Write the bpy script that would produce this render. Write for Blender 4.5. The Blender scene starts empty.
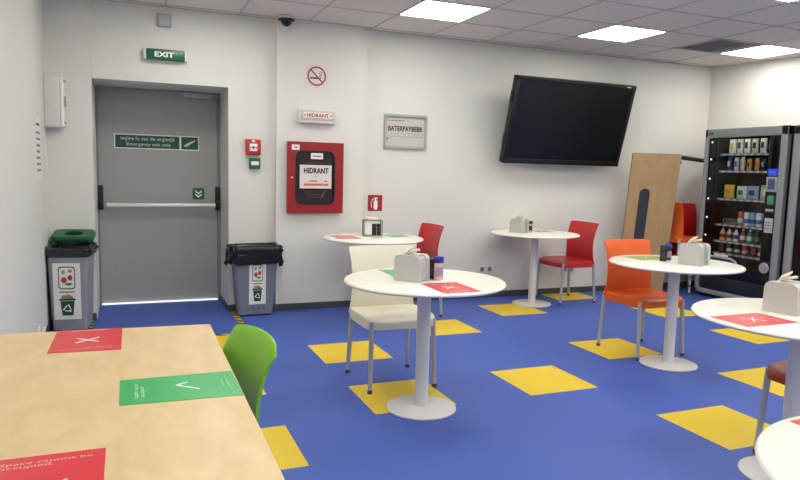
import bpy, bmesh, math, random
from mathutils import Vector, Matrix
random.seed(7)
SC = bpy.context.scene
COL = SC.collection
PI = math.pi

# ------------------------------------------------------------------ materials
def lin(c):
    if isinstance(c, str):
        c = [int(c[i:i+2], 16)/255 for i in (0, 2, 4)]
    return tuple(((v/12.92) if v <= .04045 else ((v+.055)/1.055)**2.4) for v in c) + (1,)
MATS = {}
def mat(name, col, rough=.5, metal=0, emit=0, noise=0, nscale=40, bump=0, bscale=200, stretch=None, coat=0, trans=0):
    if name in MATS: return MATS[name]
    m = bpy.data.materials.new(name); m.use_nodes = True
    nt = m.node_tree; b = nt.nodes['Principled BSDF']
    c = lin(col)
    b.inputs['Base Color'].default_value = c
    b.inputs['Roughness'].default_value = rough
    b.inputs['Metallic'].default_value = metal
    b.inputs['Coat Weight'].default_value = coat
    if emit:
        b.inputs['Emission Color'].default_value = c
        b.inputs['Emission Strength'].default_value = emit
    tc = nt.nodes.new('ShaderNodeTexCoord')
    mp = nt.nodes.new('ShaderNodeMapping')
    nt.links.new(tc.outputs['Object'], mp.inputs['Vector'])
    if stretch: mp.inputs['Scale'].default_value = stretch
    if noise:
        n = nt.nodes.new('ShaderNodeTexNoise'); n.inputs['Scale'].default_value = nscale
        n.inputs['Detail'].default_value = 4
        nt.links.new(mp.outputs['Vector'], n.inputs['Vector'])
        r = nt.nodes.new('ShaderNodeMix'); r.data_type = 'RGBA'
        r.inputs['A'].default_value = tuple(v*(1-noise) for v in c[:3]) + (1,)
        r.inputs['B'].default_value = tuple(min(1, v*(1+noise)) for v in c[:3]) + (1,)
        nt.links.new(n.outputs['Fac'], r.inputs['Factor'])
        nt.links.new(r.outputs['Result'], b.inputs['Base Color'])
    if bump:
        n2 = nt.nodes.new('ShaderNodeTexNoise'); n2.inputs['Scale'].default_value = bscale
        nt.links.new(mp.outputs['Vector'], n2.inputs['Vector'])
        bp = nt.nodes.new('ShaderNodeBump'); bp.inputs['Strength'].default_value = bump
        bp.inputs['Distance'].default_value = .002
        nt.links.new(n2.outputs['Fac'], bp.inputs['Height'])
        nt.links.new(bp.outputs['Normal'], b.inputs['Normal'])
    if trans:
        t = nt.nodes.new('ShaderNodeBsdfTransparent'); t.inputs['Color'].default_value = (.93, .95, .95, 1)
        g = nt.nodes.new('ShaderNodeBsdfGlossy'); g.inputs['Roughness'].default_value = .03
        fr = nt.nodes.new('ShaderNodeFresnel'); fr.inputs['IOR'].default_value = 1.25
        mx = nt.nodes.new('ShaderNodeMixShader')
        nt.links.new(fr.outputs[0], mx.inputs[0]); nt.links.new(t.outputs[0], mx.inputs[1]); nt.links.new(g.outputs[0], mx.inputs[2])
        nt.links.new(mx.outputs[0], nt.nodes['Material Output'].inputs['Surface'])
    MATS[name] = m
    return m

M_wall = mat('white_paint', 'dddcd6', .75, noise=.02, nscale=3, bump=.08, bscale=300)
M_wallL = M_wall
M_ceil = mat('ceiling_tile', 'e3ddd4', .9, noise=.05, nscale=90, bump=.2, bscale=400)
M_grid = mat('ceiling_grid_paint', 'b5b0ae', .6, noise=.03)
M_blue = mat('blue_vinyl', '425db0', .55, noise=.22, nscale=130, bump=.05, bscale=500)
M_yel = mat('yellow_vinyl', 'e4c52e', .5, noise=.2, nscale=130)
M_base = mat('grey_baseboard', '45474a', .6, noise=.1)
M_table = mat('white_laminate', 'eceadf', .3, noise=.01, nscale=20)
M_ped = mat('white_powder_coat', 'd8d6d3', .4, noise=.02)
M_alu = mat('aluminium', 'b4b5b8', .4, metal=.35, noise=.04)
M_dark = mat('black_plastic', '17181a', .45, noise=.1)
M_blk = mat('black_gloss', '0a0b0d', .18, noise=.1)
M_screen = mat('switched_off_screen', '06070a', .32, noise=.1)
M_red = mat('red_plastic', 'c11f26', .38, noise=.04)
M_cream = mat('cream_plastic', 'e6e0ca', .42, noise=.02)
M_orange = mat('orange_plastic', 'e05c08', .38, noise=.04)
M_orange_shade = mat('shaded_orange_plastic', 'a9401c', .4, noise=.04)  # orange chair plastic with the shade on it put into the colour
M_green = mat('lime_plastic', '78b822', .38, noise=.04)
M_rsheet = mat('red_vinyl_sheet', 'd6303a', .3, noise=.03)
M_gsheet = mat('green_vinyl_sheet', '2bab5c', .3, noise=.03)
M_ysheet = mat('green_yellow_sheet', '7cb463', .3, noise=.03)
M_psheet = mat('faded_red_sheet', 'e07a74', .25, noise=.03)
M_mint = mat('mint_green_sheet', '7fd0a0', .25, noise=.03)
M_white = mat('white_print', 'f2f2ee', .6, noise=.01)
M_offw = mat('offwhite_plastic', 'd9d8d2', .45, noise=.02)
M_paper = mat('paper', 'e9e7e2', .8, noise=.02)
M_dgreen = mat('sign_green', '0f4a34', .45, noise=.04)
M_igreen = mat('icon_green', '17663f', .5, noise=.04)
M_sred = mat('cabinet_red', '94141a', .35, noise=.04)
M_sred2 = mat('sign_red', 'b8232b', .4, noise=.04)
M_door = mat('grey_door_paint', 'a3a4a0', .5, noise=.03, nscale=8)
M_bin = mat('grey_bin_plastic', '747a86', .5, noise=.04)
M_binL = mat('light_grey_bin_plastic', '8d9299', .5, noise=.04)
M_bag = mat('black_bin_bag', '101113', .3, noise=.2, bump=.6, bscale=60)
M_glid = mat('green_bin_lid', '0e5a35', .45, noise=.05)
M_silver = mat('silver_plastic', 'c6c6c2', .35, metal=.25, noise=.03)
M_tissue = mat('tissue', 'e9ddc6', .9, noise=.03, bump=.4, bscale=80)
M_vgrey = mat('machine_grey', '9a9b9c', .42, metal=.1, noise=.03)
M_vin = mat('machine_interior', '17181d', .5, noise=.1)
M_glass = mat('clear_glass', 'ffffff', .02, trans=1)
M_addglow = mat('added_white_glow', 'ffffff', .5, emit=6)  # glow of the strip added inside the snack machine
M_panel = mat('panel_light', 'fffcf2', .5, emit=15.5)
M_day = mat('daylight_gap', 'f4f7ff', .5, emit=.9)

def wood(name, a, b, axis):
    m = bpy.data.materials.new(name); m.use_nodes = True; nt = m.node_tree; bs = nt.nodes['Principled BSDF']
    tc = nt.nodes.new('ShaderNodeTexCoord'); mp = nt.nodes.new('ShaderNodeMapping')
    mp.inputs['Scale'].default_value = axis
    n = nt.nodes.new('ShaderNodeTexNoise'); n.inputs['Scale'].default_value = 5; n.inputs['Detail'].default_value = 6; n.inputs['Distortion'].default_value = .6
    r = nt.nodes.new('ShaderNodeValToRGB')
    r.color_ramp.elements[0].position = .3; r.color_ramp.elements[1].position = .7
    r.color_ramp.elements[0].color = lin(a); r.color_ramp.elements[1].color = lin(b)
    nt.links.new(tc.outputs['Object'], mp.inputs['Vector']); nt.links.new(mp.outputs[0], n.inputs['Vector'])
    nt.links.new(n.outputs['Fac'], r.inputs['Fac']); nt.links.new(r.outputs['Color'], bs.inputs['Base Color'])
    bs.inputs['Roughness'].default_value = .42
    return m
M_birch = wood('pale_birch', 'd1b483', 'dec597', (3, 1.2, 3))
M_board = wood('tan_veneer', 'b69565', 'c2a375', (4, 4, .8))
M_bedge = mat('wood_edge', '8b6a45', .5, noise=.1)

# hazard tape material (diagonal black and yellow stripes)
def hazard():
    m = bpy.data.materials.new('hazard_tape'); m.use_nodes = True; nt = m.node_tree; bs = nt.nodes['Principled BSDF']
    tc = nt.nodes.new('ShaderNodeTexCoord'); w = nt.nodes.new('ShaderNodeTexWave'); w.bands_direction = 'DIAGONAL'
    w.inputs['Scale'].default_value = 5.5
    r = nt.nodes.new('ShaderNodeValToRGB'); r.color_ramp.interpolation = 'CONSTANT'
    r.color_ramp.elements[0].color = lin('141414'); r.color_ramp.elements[1].color = lin('d8b92a'); r.color_ramp.elements[1].position = .5
    nt.links.new(tc.outputs['Object'], w.inputs['Vector']); nt.links.new(w.outputs['Fac'], r.inputs['Fac']); nt.links.new(r.outputs[0], bs.inputs['Base Color'])
    return m
M_haz = hazard()

# ------------------------------------------------------------------ mesh helpers
class MB:
    def __init__(s): s.bm = bmesh.new()
    def box(s, x0, x1, y0, y1, z0, z1, bev=0, seg=2):
        t = bmesh.new(); bmesh.ops.create_cube(t, size=1)
        for v in t.verts: v.co = Vector(((x0+x1)/2+v.co.x*(x1-x0), (y0+y1)/2+v.co.y*(y1-y0), (z0+z1)/2+v.co.z*(z1-z0)))
        if bev: bmesh.ops.bevel(t, geom=t.edges[:], offset=bev, segments=seg, affect='EDGES', profile=.5)
        s._add(t); return s
    def _add(s, t, M=None):
        if M is not None: t.transform(M)
        me = bpy.data.meshes.new('tmp'); t.to_mesh(me); t.free(); s.bm.from_mesh(me); bpy.data.meshes.remove(me)
    def rings(s, rings, cap0=True, cap1=True, closed=True):
        bm = s.bm; R = [[bm.verts.new(p) for p in r] for r in rings]; n = len(R[0])
        for a, b in zip(R, R[1:]):
            for i in range(n if closed else n-1):
                j = (i+1) % n
                try: bm.faces.new((a[i], a[j], b[j], b[i]))
                except ValueError: pass
        if cap0: bm.faces.new(R[0][::-1])
        if cap1: bm.faces.new(R[-1])
        return s
    def lathe(s, prof, c=(0, 0, 0), n=40, cap0=True, cap1=True):
        return s.rings([[(c[0]+r*math.cos(2*PI*i/n), c[1]+r*math.sin(2*PI*i/n), c[2]+z) for i in range(n)] for r, z in prof], cap0, cap1)
    def tube(s, pts, r, n=12):
        pts = [Vector(p) for p in pts]; rs = r if isinstance(r, (list, tuple)) else [r]*len(pts)
        out = []; prev = None
        for i, p in enumerate(pts):
            d = (pts[min(i+1, len(pts)-1)]-pts[max(i-1, 0)]).normalized()
            if prev is None:
                a = Vector((0, 0, 1)) if abs(d.z) < .9 else Vector((1, 0, 0))
                u = d.cross(a).normalized()
            else: u = (prev - d*prev.dot(d)).normalized()
            prev = u; w = d.cross(u)
            out.append([tuple(p+(u*math.cos(2*PI*k/n)+w*math.sin(2*PI*k/n))*rs[i]) for k in range(n)])
        return s.rings(out)
    def prism(s, poly, fr, t0=0, t1=.001):
        """polygon in a frame (origin, ux, uy) extruded along the normal"""
        o, ux, uy = fr; nn = ux.cross(uy)
        return s.rings([[tuple(o+ux*a+uy*b+nn*t) for a, b in poly] for t in (t0, t1)])
    def build(s, name, m, parent=None, smooth=True, ang=40, mods=None):
        bm = s.bm
        bmesh.ops.recalc_face_normals(bm, faces=bm.faces[:])
        me = bpy.data.meshes.new(name); bm.to_mesh(me); bm.free()
        ms = m if isinstance(m, (list, tuple)) else [m]
        for k in ms: me.materials.append(k)
        if smooth:
            for p in me.polygons: p.use_smooth = True
            me.set_sharp_from_angle(angle=math.radians(ang))
        o = bpy.data.objects.new(name, me); COL.objects.link(o)
        if parent: o.parent = parent
        return o

def tag(o, label=None, cat=None, group=None, kind=None):
    if label: o['label'] = label
    if cat: o['category'] = cat
    if group: o['group'] = group
    if kind: o['kind'] = kind
    return o
def thing(name, loc, rz, label, cat, group=None):
    o = bpy.data.objects.new(name, None); COL.objects.link(o); o.empty_display_size = .05
    o.location = loc; o.rotation_euler = (0, 0, rz)
    return tag(o, label, cat, group)
def copy_tree(o, parent=None):
    c = o.copy(); COL.objects.link(c); c.parent = parent
    for ch in [x for x in bpy.data.objects if x.parent == o]: copy_tree(ch, c)
    return c
V = Vector
WALLF = (V((0, 0, 0)), V((1, 0, 0)), V((0, 0, 1)))            # plane facing local -Y
def wf(a=0, b=0, d=0): return (V((a, -d, b)), V((1, 0, 0)), V((0, 0, 1)))
def tf(x=0, y=0, z=0, rot=0): return (V((x, y, z)), V((math.cos(rot), math.sin(rot), 0)), V((-math.sin(rot), math.cos(rot), 0)))
def rect(w, h, cx=0, cy=0): return [(cx-w/2, cy-h/2), (cx+w/2, cy-h/2), (cx+w/2, cy+h/2), (cx-w/2, cy+h/2)]
def rrect(w, h, r, cx=0, cy=0, n=5):
    out = []
    for k, (sx, sy) in enumerate(((1, -1), (1, 1), (-1, 1), (-1, -1))):
        for i in range(n+1):
            a = -PI/2 + k*PI/2 + i*PI/2/n
            out.append((cx+sx*(w/2-r)+r*math.cos(a), cy+sy*(h/2-r)+r*math.sin(a)))
    return out
def circ(r, cx=0, cy=0, n=24, ry=None): return [(cx+r*math.cos(2*PI*i/n), cy+(ry or r)*math.sin(2*PI*i/n)) for i in range(n)]
def flat(name, poly, fr, m, parent, t0=0, t1=.0012):
    return MB().prism(poly, fr, t0, t1).build(name, m, parent, smooth=False)
def bar(a, b, w):
    a, b = V(a).to_2d() if len(a) > 2 else Vector(a), Vector(b)
    d = (b-a).normalized(); n = Vector((-d.y, d.x))*w/2
    return [tuple(a+n), tuple(a-n), tuple(b-n), tuple(b+n)][::-1]
def text(s, w, h, fr, m, parent, cx=0, cy=0, rot=0, name='lettering', bold=0, off=.0015, join=None):
    cu = bpy.data.curves.new('t', 'FONT'); cu.body = s; cu.extrude = 0; cu.offset = bold; cu.resolution_u = 2
    cu.space_line = .95; cu.align_x = 'LEFT'
    ob = bpy.data.objects.new('t', cu); COL.objects.link(ob)
    dg = bpy.context.evaluated_depsgraph_get()
    me = bpy.data.meshes.new_from_object(ob.evaluated_get(dg))
    bpy.data.objects.remove(ob); bpy.data.curves.remove(cu)
    xs = [v.co.x for v in me.vertices]; ys = [v.co.y for v in me.vertices]
    x0, x1, y0, y1 = min(xs), max(xs), min(ys), max(ys)
    o, ux, uy = fr; nn = ux.cross(uy); c, sn = math.cos(rot), math.sin(rot)
    for v in me.vertices:
        a = ((v.co.x-x0)/(x1-x0)-.5)*w; b = ((v.co.y-y0)/(y1-y0)-.5)*h
        a, b = a*c-b*sn+cx, a*sn+b*c+cy
        v.co = o+ux*a+uy*b+nn*off
    me.materials.append(m); me.name = name
    ob = bpy.data.objects.new(name, me); COL.objects.link(ob); ob.parent = parent
    return ob

def scribble(w, h, fr, m, parent, cx=0, cy=0, name='print_line'):
    """one line of print too small to read: a thin printed bar"""
    return flat(name, rect(w, h*.6, cx, cy), fr, m, parent, .0008, .0016)
# ------------------------------------------------------------------ room
CZ = 2.66
XL, YF = -.605, -3.2
def struct(name, mb, m, **k):
    o = mb.build(name, m, smooth=False, **k); o['kind'] = 'structure'; return o
# floor with inlaid yellow vinyl tiles (half-metre grid)
TX, TY, TS = 1.2315, 4.7955, .5
YT = {(0, 0), (0, -2), (2, -2), (2, 1), (4, 2), (4, -1), (7, -1), (3, -4), (5, -3), (-2, -3), (6, 3), (7, 1), (-2, -1), (-2, 1),
      (6, -6), (9, -4), (2, -7), (8, -8), (5, -9), (-3, -9), (0, -11), (10, -1), (3, -12), (7, -11)}
bm = bmesh.new()
vc = {}
def fv(i, j):
    if (i, j) not in vc:
        x = min(max(TX+i*TS, XL-.05), 7.3); y = min(max(TY+j*TS, YF-.05), 6.9)
        vc[(i, j)] = bm.verts.new((x, y, 0))
    return vc[(i, j)]
for i in range(-4, 13):
    for j in range(-16, 6):
        try: f = bm.faces.new((fv(i, j-1), fv(i+1, j-1), fv(i+1, j), fv(i, j)))
        except ValueError: continue
        f.material_index = 1 if (i, j) in YT else 0
mb = MB(); mb.bm.free(); mb.bm = bm
struct('floor', mb, [M_blue, M_yel])

DX0, DX1, DZ = -.268, .836, 2.025
def wl(y_at_z): pass
w = MB()
w.box(XL-.12, DX0, 6.10, 6.95, 0, CZ+.02)
w.box(DX0, DX1, 6.16, 6.95, DZ, CZ+.02)
w.box(DX1, 1.252, 6.16, 6.95, 0, CZ+.02)
w.box(1.252, 2.09, 6.08, 6.95, 0, CZ+.02)
w.box(2.09, 7.2, 6.18, 6.95, 0, CZ+.02)
struct('wall_back', w, M_wall)
struct('wall_left', MB().box(XL-.12, XL, YF, 6.10, 0, CZ+.02), M_wallL)
struct('wall_front', MB().box(XL-.12, 7.2, YF-.12, YF, 0, CZ+.02), M_wall)
w = MB()
w.prism([(6.53, 6.18), (7.2, 6.18), (7.2, YF), (6.80, YF), (6.80, 4.75)], (V((0, 0, 0)), V((1, 0, 0)), V((0, 1, 0))), 0, CZ+.02)
struct('wall_right', w, M_wall)
b = MB()
b.box(DX1+.0, 1.244, 6.148, 6.16, 0, .062, .002).box(1.240, 2.102, 6.068, 6.08, 0, .062, .002).box(2.09, 6.515, 6.168, 6.18, 0, .062, .002)
b.box(XL, DX0, 6.088, 6.10, 0, .062, .002).box(DX1-.010, DX1, 6.16, 6.74, 0, .05, .002)
struct('baseboard_back', b, M_base)
struct('baseboard_left', MB().box(XL, XL+.012, YF, 6.088, 0, .062, .002), M_base)

# suspended ceiling: panels carried on a T grid
GX0, GDX, GY0, GDY = 2.157, .615, 4.885, .595
ceil_lit = [(i, j) for i in (-3, 0, 3, 6) for j in (0, -3, -6, -9)] + [(-3, -12), (0, -12), (3, -12), (6, -12)]
VENT = (5, 0)
c = MB()
xs = [GX0+GDX*i for i in range(-5, 9)]; ys = [GY0+GDY*j for j in range(-14, 4)]
for i in range(-5, 8):
    for j in range(-14, 3):
        if (i, j) in ceil_lit or (i, j) == VENT: continue
        x0, y0 = GX0+GDX*i, GY0+GDY*j
        x1, y1 = min(x0+GDX, 7.0), min(y0+GDY, 6.3)
        x0 = max(x0, XL-.05); y0 = max(y0, YF-.05)
        if x1-x0 < .03 or y1-y0 < .03: continue
        c.box(x0+.004, x1-.004, y0+.004, y1-.004, CZ+.001, CZ+.012)
c.box(XL-.1, 7.2, YF-.1, 6.95, CZ+.10, CZ+.13)
co = struct('ceiling', c, M_ceil)
g = MB()
for x in xs:
    if XL < x < 7: g.box(x-.006, x+.006, YF, 6.16, CZ-.002, CZ+.02)
for y in ys:
    if YF < y < 6.17: g.box(XL, 7, y-.006, y+.006, CZ-.002, CZ+.02)
g.box(XL, 7, 6.155, 6.18, CZ-.003, CZ+.01)
struct('trim_1', g, M_grid)

nth = {0: 'nearest the long back wall', -3: 'in the second row from the back wall'}
colw = {-3: 'at the left side of the room', 0: 'above the framed board', 3: 'above the wall screen', 6: 'by the vending machine corner'}
for (i, j) in ceil_lit:
    x0, y0 = GX0+GDX*i, GY0+GDY*j
    if x0 < XL-.3: continue
    if x0+GDX > 7.1: continue
    lab = {(0, 0): 'glowing square ceiling light above the framed notice board', (3, 0): 'glowing square ceiling light above the wall television',
           (6, 0): 'glowing square ceiling light beside the air vent in the right corner', (3, -3): 'ceiling light whose edge just shows at the top right of the photo'}.get((i, j), 'square ceiling light beyond the top edge of the picture')
    t = thing('ceiling_light', (x0+GDX/2, y0+GDY/2, CZ-.004), 0, lab, 'light', 'square ceiling light panels')
    f = MB()
    hx, hy = GDX/2-.010, GDY/2-.010
    for a, b_, c_, d in ((-hx, hx, -hy, -hy+.012), (-hx, hx, hy-.012, hy), (-hx, -hx+.012, -hy, hy), (hx-.012, hx, -hy, hy)):
        f.box(a, b_, c_, d, 0, .02)
    f.build('frame', M_offw, t, smooth=False)
    MB().box(-hx+.012, hx-.012, -hy+.012, hy-.012, .004, .016).build('diffuser', M_panel, t, smooth=False)
# vent grille
x0, y0 = GX0+GDX*VENT[0], GY0+GDY*VENT[1]
t = thing('ceiling_vent', (x0+GDX/2, y0+GDY/2, CZ-.004), 0, 'square grey louvred air vent grille in the ceiling beside the rightmost light', 'vent')
hx, hy = GDX/2-.010, GDY/2-.010
f = MB()
for a, b_, c_, d in ((-hx, hx, -hy, -hy+.03), (-hx, hx, hy-.03, hy), (-hx, -hx+.03, -hy, hy), (hx-.03, hx, -hy, hy)):
    f.box(a, b_, c_, d, 0, .014)
f.build('frame', M_grid, t, smooth=False)
f = MB()
M_slat = mat('vent_slat', 'a9ada2', .6, noise=.04)
for k in range(20):
    y = -hy+.04+k*(2*hy-.08)/19
    f.rings([[(-hx+.03, y-.010, .002), (-hx+.03, y-.007, .001), (-hx+.03, y+.010, .014), (-hx+.03, y+.007, .015)],
             [(hx-.03, y-.010, .002), (hx-.03, y-.007, .001), (hx-.03, y+.010, .014), (hx-.03, y+.007, .015)]])
f.build('louvre', M_slat, t, smooth=False)
MB().box(-hx+.02, hx-.02, -hy+.02, hy-.02, .03, .04).build('backing', mat('vent_dark', '5c605a', .8, noise=.05), t, smooth=False)

# dome camera
t = thing('security_camera', (1.315, 5.99, CZ-.003), 0, 'small dome security camera with black dome and white base on the ceiling', 'camera')
MB().lathe([(.045, 0), (.068, -.002), (.070, -.014), (.064, -.030), (.060, -.032)], n=32).build('base', M_offw, t)
MB().lathe([(.072, -.026), (.073, -.036), (.062, -.040), (.046, -.040)], n=32).build('collar', M_dark, t)
MB().lathe([(.048, -.039)]+[(.048*math.cos(a), -.042-.046*math.sin(a)) for a in [k*PI/2/8 for k in range(8)]]+[(.002, -.088)], n=32).build('dome', M_blk, t)

# ------------------------------------------------------------------ emergency door
YD = 6.76
door = bpy.data.objects.new('door_1', None); COL.objects.link(door); door.location = (.28, YD, 0); door['kind'] = 'structure'
L0, L1 = DX0-.28-.012, DX1-.28+.0
f = MB()
f.box(L0-.02, L1+.01, .0, .05, .012, DZ+.03)
leaf = f.build('leaf', M_door, door, smooth=False)
MB().box(L0+.16+.0, L0+.163, -.002, 0, .02, DZ+.02).build('seam', mat('door_seam', '969793', .6, noise=.03), leaf, smooth=False)
f = MB()
f.box(L0, L0+.03, -.03, .0, 0, DZ+.03, .003).box(L1-.03, L1, -.03, .0, 0, DZ+.03, .003).box(L0, L1, -.03, .0, DZ-.0, DZ+.03, .003)
f.build('door_frame', mat('door_frame_paint', '7d8288', .5, noise=.03), door, smooth=False)
MB().box(L0+.03, L1-.03, -.028, -.004, .002, .012).build('daylight_strip', M_day, door, smooth=False)  # daylight under the door, put in as a faintly glowing strip
# push bar
pb = MB().tube([(-.47, -.085, .945), (.50, -.085, .945)], .021, 16).build('push_bar', mat('bar_silver', 'e6e5e2', .35, metal=.2, noise=.02), door)
for s, x in ((-1, -.520), (1, .528)):
    h = MB()
    h.box(x-.022, x+.022, -.045, 0, .90, 1.125, .010, 3)
    h.box(x-.018, x+.018, -.115, -.03, .925, .99, .012, 3)
    h.build('bar_housing', M_dark, pb)
# door sign
fr = wf(0, 0, 0)
sg = MB().prism(rect(.757, .137), (V((-.02, -.002, 1.537)), V((1, 0, 0)), V((0, 0, 1))), 0, .003).build('door_sign', M_paper, door, smooth=False)
sg['label'] = 'green and white bilingual emergency exit sign'
fr = (V((-.02, -.005, 1.537)), V((1, 0, 0)), V((0, 0, 1)))
flat('green_field', rect(.565, .117, -.085), fr, M_dgreen, sg)
flat('green_field', rect(.155, .117, .292), fr, M_dgreen, sg)
M_slt = mat('sign_print', 'b9cdbf', .6, noise=.02)
text('Ieșire în caz de urgență', .47, .046, fr, M_slt, sg, -.085, .025, bold=.012, off=.0022)
text('Emergency exit only', .39, .040, fr, M_slt, sg, -.075, -.028, bold=.012, off=.0022)
a = [(.235, -.028), (.262, -.034), (.300, -.008), (.336, .016), (.350, .032), (.318, .024), (.282, .006), (.255, -.010)]
flat('arrow_mark', a, fr, M_slt, sg, .0015, .0025)
# arrow sticker
st = MB().prism(rrect(.112, .112, .02), (V((.350, -.002, 1.055)), V((1, 0, 0)), V((0, 0, 1))), 0, .002).build('exit_sticker', M_igreen, door, smooth=False)
fr = (V((.350, -.005, 1.055)), V((1, 0, 0)), V((0, 0, 1)))
f = MB()
for cy in (.022, -.010):
    MB().prism([(-.030, cy+.012), (0, cy-.012), (.030, cy+.012), (.030, cy-.004), (0, cy-.028), (-.030, cy-.004)][::-1], fr, 0, .001).build('arrow_mark', M_white, st, smooth=False)
# closer
cl = MB().box(.205, .475, -.06, 0, 1.965, 2.015, .006, 2).build('door_closer', mat('closer_grey', 'b4b6b8', .4, metal=.1, noise=.03), door)
MB().box(.44, .56, -.075, -.062, 1.985, 2.0, .003).box(.54, .56, -.075, 0, 1.98, 2.005, .003).build('closer_arm', M_alu, cl)

# ------------------------------------------------------------------ wall items
YW, YC, YDW = 6.18, 6.08, 6.16
def kz(z, k): return 1.331+(z-1.331)*k
# exit lamp
k = .9686
t = thing('exit_light', (.31, YDW, kz(2.283, k)), 0, 'green box lamp reading EXIT on the wall above the grey door', 'sign')
MB().box(-.178, .178, -.055, 0, -.042, .042, .008, 3).build('housing', M_offw, t)
g = MB().box(-.156, .156, -.062, -.010, -.045, .045, .012, 3).build('green_cover', mat('lit_green', '0c5a36', .3, noise=.03, emit=.15), t)
text('EXIT', .155, .042, wf(0, 0, .0625), M_white, t, -.01, 0, bold=.03)
# small grey switch box
t = thing('sensor_box', (.305, YDW, kz(2.583, k)), 0, 'small grey square sensor box high on the wall above the EXIT lamp', 'box')
MB().box(-.056, .056, -.035, 0, -.054, .054, .008, 3).build('housing', mat('sensor_grey', 'aaa9b2', .5, noise=.03), t)
MB().box(-.040, .040, -.039, -.033, -.030, .040, .003, 2).build('cover', mat('sensor_grey2', 'b8b7bf', .5, noise=.03), t)
# fire call point
t = thing('fire_alarm_call_point', (1.050, YDW, kz(1.513, k)), 0, 'square red fire alarm call point with white centre on the wall right of the door', 'alarm')
MB().box(-.068, .068, -.048, 0, -.070, .070, .010, 3).build('housing', M_sred2, t)
MB().box(-.034, .034, -.052, -.046, -.036, .030, .003).build('press_plate', M_paper, t)
f = MB().prism(circ(.011), wf(0, -.003, .0525), 0, .001)
f.prism([(-.03, -.010), (-.014, -.003), (-.03, .004)][::-1], wf(0, 0, .0525), 0, .001).prism([(.03, -.010), (.014, -.003), (.03, .004)], wf(0, 0, .0525), 0, .001)
f.build('press_mark', M_dark, t, smooth=False)
MB().box(-.014, .014, -.052, -.046, .044, .062, .002).build('tab', M_paper, t)
t = thing('door_release_call_point', (1.065, YDW, kz(1.362, k)), 0, 'small green door release box on the wall just below the red fire alarm point', 'alarm')
MB().box(-.050, .050, -.042, 0, -.050, .050, .008, 3).build('housing', mat('call_green', '0b6a48', .4, noise=.03), t)
MB().box(-.034, .034, -.046, -.040, -.016, .018, .002).build('press_plate', M_paper, t)
MB().box(-.034, .034, -.046, -.040, .026, .036, .002).build('tab', M_dgreen, t)

k = .968
# no smoking sign
t = thing('no_smoking_sign', (1.672*k, YC, kz(2.2, k)), 0, 'square white no smoking sign with red circle high on the white column', 'sign')
MB().prism(rect(.205, .205), wf(), 0, .003).build('plate', mat('pinkish_white', 'dcd2cf', .6, noise=.02), t, smooth=False)
fr = wf(0, 0, .003)
f = MB()
n = 40
f.rings([[(.088*math.cos(2*PI*i/n), -.003, .088*math.sin(2*PI*i/n)) for i in range(n)], [(.088*math.cos(2*PI*i/n), -.0045, .088*math.sin(2*PI*i/n)) for i in range(n)],
         [(.074*math.cos(2*PI*i/n), -.0045, .074*math.sin(2*PI*i/n)) for i in range(n)], [(.074*math.cos(2*PI*i/n), -.003, .074*math.sin(2*PI*i/n)) for i in range(n)]], False, False)
f.prism(bar((-.056, .056), (.056, -.056), .013), fr, 0, .0015)
f.build('prohibition_ring', mat('sign_darkred', '9c2430', .5, noise=.03), t, smooth=False)
f = MB().prism(rect(.072, .014, -.026, -.018), fr, 0, .001).prism(rect(.020, .014, .028, -.018), fr, 0, .001)
f.build('cigarette', M_dark, t, smooth=False)
f = MB()
for sgn in (0, .014):
    pts = [(.022+sgn, -.008), (.036+sgn, .010), (.024+sgn, .024), (.036+sgn, .044)]
    for a, b_ in zip(pts, pts[1:]): f.prism(bar(a, b_, .005), fr, 0, .001)
f.build('smoke_mark', mat('smoke_grey', '7a7775', .6, noise=.02), t, smooth=False)
# hydrant lamp
t = thing('hydrant_lamp', (1.672*k, YC, kz(1.822, k)), 0, 'white emergency lamp box with red HIDRANT lettering above the red cabinet', 'lamp')
MB().box(-.172, .172, -.058, 0, -.068, .068, .014, 3).build('housing', M_offw, t)
MB().box(-.158, .158, -.062, -.05, -.040, .052, .010, 3).build('diffuser', mat('lamp_diffuser', 'c9c3bd', .3, noise=.03), t)
MB().box(-.135, .135, -.0635, -.06, -.018, .032, .002).build('label_strip', M_paper, t)
text('HIDRANT', .21, .034, wf(0, 0, .064), M_sred2, t, .0, .007, bold=.03)
for sx in (-1, 1): MB().prism([(sx*.128, .007+.010), (sx*.112, .007), (sx*.128, .007-.010)][::(1 if sx < 0 else -1)], wf(0, 0, .064), 0, .001).build('arrow_mark', M_sred2, t, smooth=False)
# hydrant cabinet
HW, HH = .534, .655
t = thing('hydrant_cabinet', (1.660*k, YC, kz(1.24, k)), 0, 'red fire hose cabinet with dark rounded window and HIDRANT notice on the column', 'cabinet')
bx = MB().box(-HW/2+.01, HW/2-.01, -.03, 0, -HH/2+.01, HH/2-.01).build('case', M_sred, t, smooth=False)
# door ring with rounded window
def ring_plate(name, ow, oh, orr, iw, ih, ir, cx, cy, y0, y1, m, parent, n=6):
    o_ = rrect(ow, oh, orr, 0, 0, n); i_ = rrect(iw, ih, ir, cx, cy, n)
    R = [[(a, -y0, b) for a, b in o_], [(a, -y1, b) for a, b in o_], [(a, -y1, b) for a, b in i_], [(a, -y0, b) for a, b in i_]]
    return MB().rings(R+[R[0]], False, False).build(name, m, parent, smooth=False)
ww, wh = .70*HW, .755*HH
dr = ring_plate('door', HW, HH, .006, ww, wh, .07, -.005*HW, .0, .030, .052, M_sred, t)
ring_plate('gasket', ww+.006, wh+.006, .072, ww-.018, wh-.018, .06, 0, 0, .040, .056, M_dark, dr).location = (-.005*HW, 0, 0)
MB().prism(rrect(ww, wh, .07, -.005*HW, 0), wf(0, 0, .031), 0, .002).build('window_back', mat('hose_window_dark', '1c1013', .4, noise=.2), dr, smooth=False)  # dark backing of the window behind the hose
f = MB()
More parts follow.
